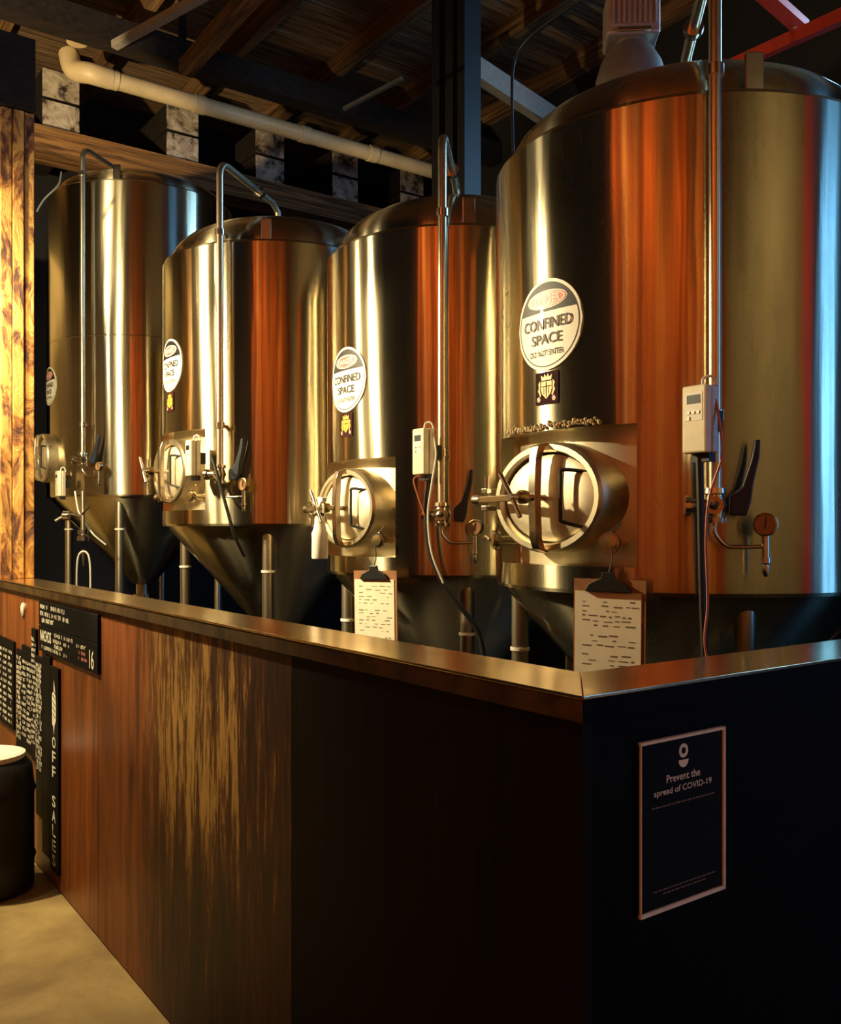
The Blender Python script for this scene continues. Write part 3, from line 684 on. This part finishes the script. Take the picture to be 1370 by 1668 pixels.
cable([at(60, 345, 6.3), at(72, 325, 6.3), at(94, 303, 6.3), at(99, 290, 6.3), at(100, 280, 6.3)], .007, 'grey_steel', 'bent_conduit', 'short bent grey conduit beside the top of the pillar', 'conduit')
# drain valve of the tallest tank: drop pipe with clamps
dp = empty('drain_assembly', at(135, 905, 6.62), THETA, label='steel drop pipe with clamps and tap under the tallest tank', cat='valve')
for nm, mb, mt in (('drop_pipe', MB().tube([at(135, 800, 6.62), at(135, 875, 6.62)], .016, 12), 'pipe'),
                   ('clamp', MB().lathe([(.02, -.03), (.04, -.03), (.04, .0), (.022, .01), (.036, .02), (.036, .05), (.02, .05)], 16, at(135, 874, 6.62)), 'fitting'),
                   ('tap', MB().tube([at(136, 895, 6.60), at(137, 922, 6.60)], [.016, .008], 10), 'fitting'),
                   ('side_arm', MB().tube(smooth_path([at(134, 842, 6.62), at(118, 838, 6.6), at(106, 840, 6.58), at(90, 849, 6.55)], 3), .014, 10), 'fitting'),
                   ('side_clamp', MB().lathe([(.015, -.03), (.034, -.02), (.034, .02), (.015, .03)], 14, at(108, 840, 6.59), (1, 0, 0)), 'fitting'),
                   ('cross_rod', MB().tube([at(133, 838, 6.6), at(147, 824, 6.6)], .006, 8), 'fitting')):
    P_(mb.build(nm, mt), dp)

# ================================================================== HIGH-BAY LAMP (unlit)
lp = empty('high_bay_lamp', (.975, 4.25, 3.606), R_(-4), label='unlit grey high-bay lamp with finned box and spun dome above the tanks', cat='lamp')
MB().lathe([(.165, .0), (.168, .02), (.160, .08), (.140, .15), (.105, .21), (.07, .24), (.07, .26), (.001, .26)], 40, (0, 0, 0)).build('dome', 'alu_dome', lp)
MB().lathe([(.172, -.012), (.172, .012), (.16, .012), (.16, -.012)], 40).build('dome_rim', 'alu', lp)
MB().box((0, 0, .25), (.12, .10, .05)).build('neck', 'alu', lp, 0, .006)
bx = MB().box((0, 0, .352), (.235, .20, .21)).build('ballast_box', 'alu', lp, 0, .012)
for i in range(9): MB().box((-.094+i*.0235, -.106, .365), (.010, .016, .15)).build('fin', 'alu', bx, 0, .002)
for z in (.29, .39): MB().lathe([(.008, 0), (.008, .012)], 8, (.113, -.03, z), (1, 0, 0)).build('screw', 'fitting', bx)
MB().box((0, -.108, .262), (.15, .012, .02)).build('latch', 'fitting', bx, 0, .003)
MB().tube([(0, 0, .52), (0, 0, ZC-3.62)], .012, 10).build('hanger_rod', 'dark_steel', lp)

# ================================================================== THINGS ON THE COUNTER FRONT
MU = -U                                                        # text on the long run reads towards the corner
def board(name, t0, t1, z0, z1, label, group, th=.012, lean=0):
    o = CP((t0+t1)/2, 0, z0); rz = math.atan2(MU.y, MU.x)
    e_ = empty(name, o+N*(IN-.0005), rz, label=label, cat='menu board', group=group)
    w = t1-t0; MB().box((0, -th/2, (z1-z0)/2), (w, th, z1-z0)).build('slate', 'slate', e_, 0, .002)
    return e_, w, z1-z0, -th-.0008
def marks(parent, y, rows, seed, mat='chalk', name='chalk_writing', hh=.02):
    r = random.Random(seed); mb = MB()
    for x0, x1, z in rows:
        x = x0
        while x < x1:
            w = r.uniform(.010, .018)
            if r.random() < .86:
                mb.box((x+.002, y, z), (.0035, .0008, hh*r.uniform(.7, 1)))
                if r.random() < .7: mb.box((x+w/2, y, z+r.choice((-.4, 0, .4))*hh), (w*.8, .0008, .0035))
                if r.random() < .5: mb.box((x+w-.002, y, z+r.uniform(-.1, .1)*hh), (.0035, .0008, hh*.7))
            x += w+.004
    tag(mb.build(name, mat, parent, 0), kind='stuff')
def word(parent, s, x, z, w, h, y, mat='chalk'):
    vs, fs = text_mesh(s); mb = MB(); mb.add([(x+a*w, y, z+b_*h) for a, b_ in vs], fs); return mb.build('lettering', mat, parent, 0)
g1 = 'two wide menu boards under the counter cap'
e_, w, h, y = board('menu_board', 2.585, 3.50, 1.160, 1.272, 'upper wide black menu board with three lines of chalk writing', g1)
marks(e_, y, [(-.43, .02, .088), (-.43, .05, .056), (-.43, -.2, .026)], 1, hh=.022)
e_, w, h, y = board('menu_board', 2.585, 3.50, 1.040, 1.157, 'lower wide black menu board with nachos chalked on it', g1)
word(e_, 'NACHOS', -.33, .075, .19, .05, y)
marks(e_, y, [(-.20, .12, .095), (-.20, .10, .068), (-.18, -.05, .045)], 2, hh=.018); marks(e_, y, [(-.40, .02, .022)], 3, hh=.018)
marks(e_, y, [(.17, .30, .085)], 4, hh=.016); marks(e_, y, [(.2, .32, .06), (.2, .32, .037)], 5, 'chalk_red', hh=.016)
word(e_, '16', .38, .05, .06, .075, y)
g2 = 'tall narrow chalkboards on the counter front'
def tall(x0, x1, y0, y1, label):
    def tt(x): k = (CX-x)/F; return (C0.x+k*C0.y)/(-U.x-k*U.y)
    ta, tb = tt(x1), tt(x0); Y = C0.y+U.y*(ta+tb)/2
    return board('chalkboard', ta, tb, EYE-(y1-HY)*Y/F, EYE-(y0-HY)*Y/F, label, g2)
e_, w, h, y = tall(79.3, 92.5, 1087, 1421, 'narrow black board with OFF SALES in stacked white letters')
zt_ = h-.34
glass = [(-.028, -.13), (-.010, -.14), (.0, -.19), (.012, -.13), (.034, -.10), (.034, .02), (.018, .08), (.0, .14), (-.006, .07), (-.03, .05)]
MB().add([(x, y, h-.16+z*.75) for x, z in glass], [tuple(range(len(glass)))]).build('arrow_mark', 'chalk', e_, 0)
for i in range(5): MB().box((.004, y-.0008, h-.215+i*.027), (.045, .0006, .005), Matrix.Rotation(.4, 3, 'Y')).build('arrow_stripe', 'slate', e_, 0)
for i, ch in enumerate('OFF SALES'):
    if ch != ' ': word(e_, ch, .0, h-.335-i*.0655, .055, .05, y)
e_, w, h, y = tall(66.4, 79.1, 1069, 1394, 'blank narrow black board next to the OFF SALES board')
e_, w, h, y = tall(56.2, 66.2, 1070, 1330, 'narrow black board crammed with bold cream chalk writing')
marks(e_, y, [(-w*.45, w*.4, h-.04-i*.024) for i in range(21)], 6, hh=.022)
e_, w, h, y = tall(49.0, 56.0, 1024, 1240, 'narrow black board hung highest beside the wide menu boards')
marks(e_, y, [(-w*.42, w*.4, h-.05-i*.026) for i in range(20)], 7, hh=.018)
e_, w, h, y = tall(33, 48.8, 1053, 1225, 'black board with two columns of small chalk writing')
marks(e_, y, [(-w*.45, -w*.05, h-.08-i*.03) for i in range(13)]+[(w*.08, w*.45, h-.08-i*.027) for i in range(15)], 8, hh=.018)
e_, w, h, y = tall(24.5, 32.8, 1058, 1222, 'narrow board with orange and white chalk writing')
marks(e_, y, [(-w*.4, w*.45, h-.04-i*.025) for i in range(17)], 9, hh=.02)
e_, w, h, y = tall(-6, 20, 1040, 1180, 'broad black board with three columns of chalk writing')
marks(e_, y, [(-w*.45+j*w*.32, -w*.45+j*w*.32+w*.22, h-.06-i*.033) for j in range(3) for i in range(12)], 10, hh=.018)
tb_ = CP(3.86, IN-.001, 1.205); bd = empty('round_badge', tb_, math.atan2(MU.y, MU.x), label='small round pale badge on the counter under the cap', cat='badge')
MB().lathe([(.031, 0), (.031, .004), (.026, .008), (.001, .009)], 24, (0, 0, 0), (0, -1, 0)).build('disc', 'cream', bd)
MB().lathe([(.031, .0), (.034, .0), (.034, .007), (.031, .007)], 24, (0, 0, 0), (0, -1, 0)).build('rim', 'alu', bd)
# framed notice on the short run
po = CP(IN-.001, .262, .9466-.004); ps = empty('notice_poster', po, math.atan2(N.y, N.x), label='black framed notice about preventing the spread of illness on the counter end', cat='poster')
PW, PH = .232, .297
MB().box((0, -.003, PH/2), (PW, .006, PH)).build('sheet', 'slate', ps, 0)
for (x, z, w, h) in ((0, PH-.002, PW, .005), (0, .003, PW, .007), (PW/2-.0025, PH/2, .005, PH), (-PW/2+.001, PH/2, .0016, PH)): MB().box((x, -.006, z), (w, .008, h)).build('frame_edge', 'paper', ps, 0)
y = -.0066
def pword(s, x, z, w, h, m='paper'):
    vs, fs = text_mesh(s); MB().add([(x+a*w, y, z+b_*h) for a, b_ in vs], fs).build('lettering', m, ps, 0)
pword('Prevent the', .0, PH-.072, .092, .0135)
pword('spread of COVID-19', .0, PH-.094, .158, .0145)
v, f = ringv(.006, .0125, 24); MB().add([(a, y, PH-.028+b_) for a, b_ in v], f).build('logo_ring', 'paper', ps, 0)
n = 14; MB().add([(.0135*math.cos(math.pi+math.pi*k/n), y, PH-.044+.0135*math.sin(math.pi+math.pi*k/n)) for k in range(n+1)], [tuple(range(n+1))]).build('logo_bowl', 'paper', ps, 0)
r = random.Random(3)
for x0, x1, z, hh in ((-.085, .085, PH-.117, .0028), (-.08, .08, .036, .0026), (-.055, .06, .029, .0026)):
    mb = MB(); x = x0
    while x < x1:
        wd_ = r.uniform(.004, .012); mb.box((x+wd_/2, y, z), (wd_, .0004, hh)); x += wd_+.0025
    tag(mb.build('fine_print', 'ink', ps, 0), kind='stuff')

# ------------------------------------------------------------------ keg on the floor
kp = at(-25, 1420, 4.08); kg = empty('beer_keg', (kp.x, kp.y, 0), 0, label='black keg with a pale metal top standing by the counter', cat='keg')
MB().lathe([(.001, .0), (.19, .0), (.205, .02), (.205, .12), (.212, .14), (.205, .16), (.205, .42), (.212, .44), (.205, .46), (.195, .55), (.165, .585), (.001, .585)], 40).build('body', 'rubber', kg)
MB().lathe([(.150, .575), (.165, .582), (.168, .605), (.150, .61), (.140, .600), (.135, .588), (.05, .592), (.045, .60), (.001, .60)], 40).build('top_rim', 'white', kg)
MB().lathe([(.03, .598), (.03, .62), (.022, .624), (.001, .624)], 20).build('spear_valve', 'black', kg)
MB().box((.10, -.165, .47), (.035, .02, .012)).build('handle', 'fitting', kg, 0, .003)

# ================================================================== LAMPS
def spot_fixture(S, label):
    p = S['pos']; d = (S['aim']-p).normalized()
    t = empty('spotlight', p, 0, label=label, cat='lamp', group='can spotlights hung before the counter')
    back = -d
    MB().lathe([(.075, .02), (.08, .02), (.08, -.12), (.05, -.17), (.001, -.17), ], 28, (0, 0, 0), d, False).build('can', 'black', t)
    MB().lathe([(.001, -.02), (.07, -.02), (.07, -.0), (.001, .005)], 24, (0, 0, 0), d).build('lens', 'bulb', t)
    MB().tube([-d*.12+Vector((0, 0, .0)), Vector((-d.x*.12, -d.y*.12, ZC-p.z))], .01, 8).build('hanger_rod', 'black', t)
    l = bpy.data.lights.new('spotlight_lamp', 'SPOT'); l.energy = S['power']; l.color = WARM; l.spot_size = R_(S['cone']); l.spot_blend = S['blend']; l.shadow_soft_size = .05
    o = bpy.data.objects.new('spotlight_lamp', l); col.objects.link(o); o.parent = t; o.location = d*.05
    o.rotation_euler = d.to_track_quat('-Z', 'Y').to_euler()
M['bulb'] = glow('lamp_lens', (1.0, .82, .5), 260)
spot_fixture(SPOT_A, 'black can spotlight hung over the aisle, nearer the counter corner')
spot_fixture(SPOT_B, 'black can spotlight hung over the aisle, nearer the pillar')
spot_fixture(FILL_SPOT_C, 'black can spotlight hung over the aisle, aimed down at the chalkboards')  # added lamp, brightens pillar, floor and chalkboards
spot_fixture(FILL_SPOT_D, 'black can spotlight hung over the aisle, aimed up at the joist ends')  # added uplight, brightens joist ends and ceiling
# added amber lamps, lighting the slats for orange reflections in the steel
for i, s in enumerate((-2.4, -.9, .6, 1.7)):
    p = W(s, -.72, 5.0); d = (W(s, QW, 2.9)-p).normalized()
    t = empty('fill_washer', p, 0, label='black wall washer lamp aimed at the orange timber slats', cat='lamp', group='amber wall washers behind the photographer')  # added lamp, lights the added slats
    MB().lathe([(.06, .03), (.065, .03), (.065, -.1), (.001, -.1)], 24, (0, 0, 0), d, False).build('can', 'black', t)
    MB().tube([-d*.08, Vector((-d.x*.08, -d.y*.08, ZC-p.z))], .01, 8).build('hanger_rod', 'black', t)
    l = bpy.data.lights.new('fill_lamp', 'SPOT'); l.energy = AMBER_FILL_POWER; l.color = (1, .36, .07); l.spot_size = R_(72); l.spot_blend = .7; l.shadow_soft_size = .05
    o = bpy.data.objects.new('fill_lamp', l); col.objects.link(o); o.parent = t; o.location = d*.04; o.rotation_euler = d.to_track_quat('-Z', 'Y').to_euler()

# added lamp, brightens the olive wall and red column mirrored in the tank
p = W(-1.3, 1.9, 4.6); d = (W(SB, 2.3, 2.4)-p).normalized()
t = empty('fill_washer', p, 0, label='black wall washer lamp aimed at the bare olive wall', cat='lamp')  # added lamp, brightens the olive wall
MB().lathe([(.06, .03), (.065, .03), (.065, -.1), (.001, -.1)], 24, (0, 0, 0), d, False).build('can', 'black', t)
MB().tube([-d*.08, Vector((-d.x*.08, -d.y*.08, ZC-p.z))], .01, 8).build('hanger_rod', 'black', t)
l = bpy.data.lights.new('fill_lamp', 'SPOT'); l.energy = OLIVE_FILL_POWER; l.color = (1, .82, .5); l.spot_size = R_(140); l.spot_blend = .6; l.shadow_soft_size = .05
o = bpy.data.objects.new('fill_lamp', l); col.objects.link(o); o.parent = t; o.location = d*.04; o.rotation_euler = d.to_track_quat('-Z', 'Y').to_euler()
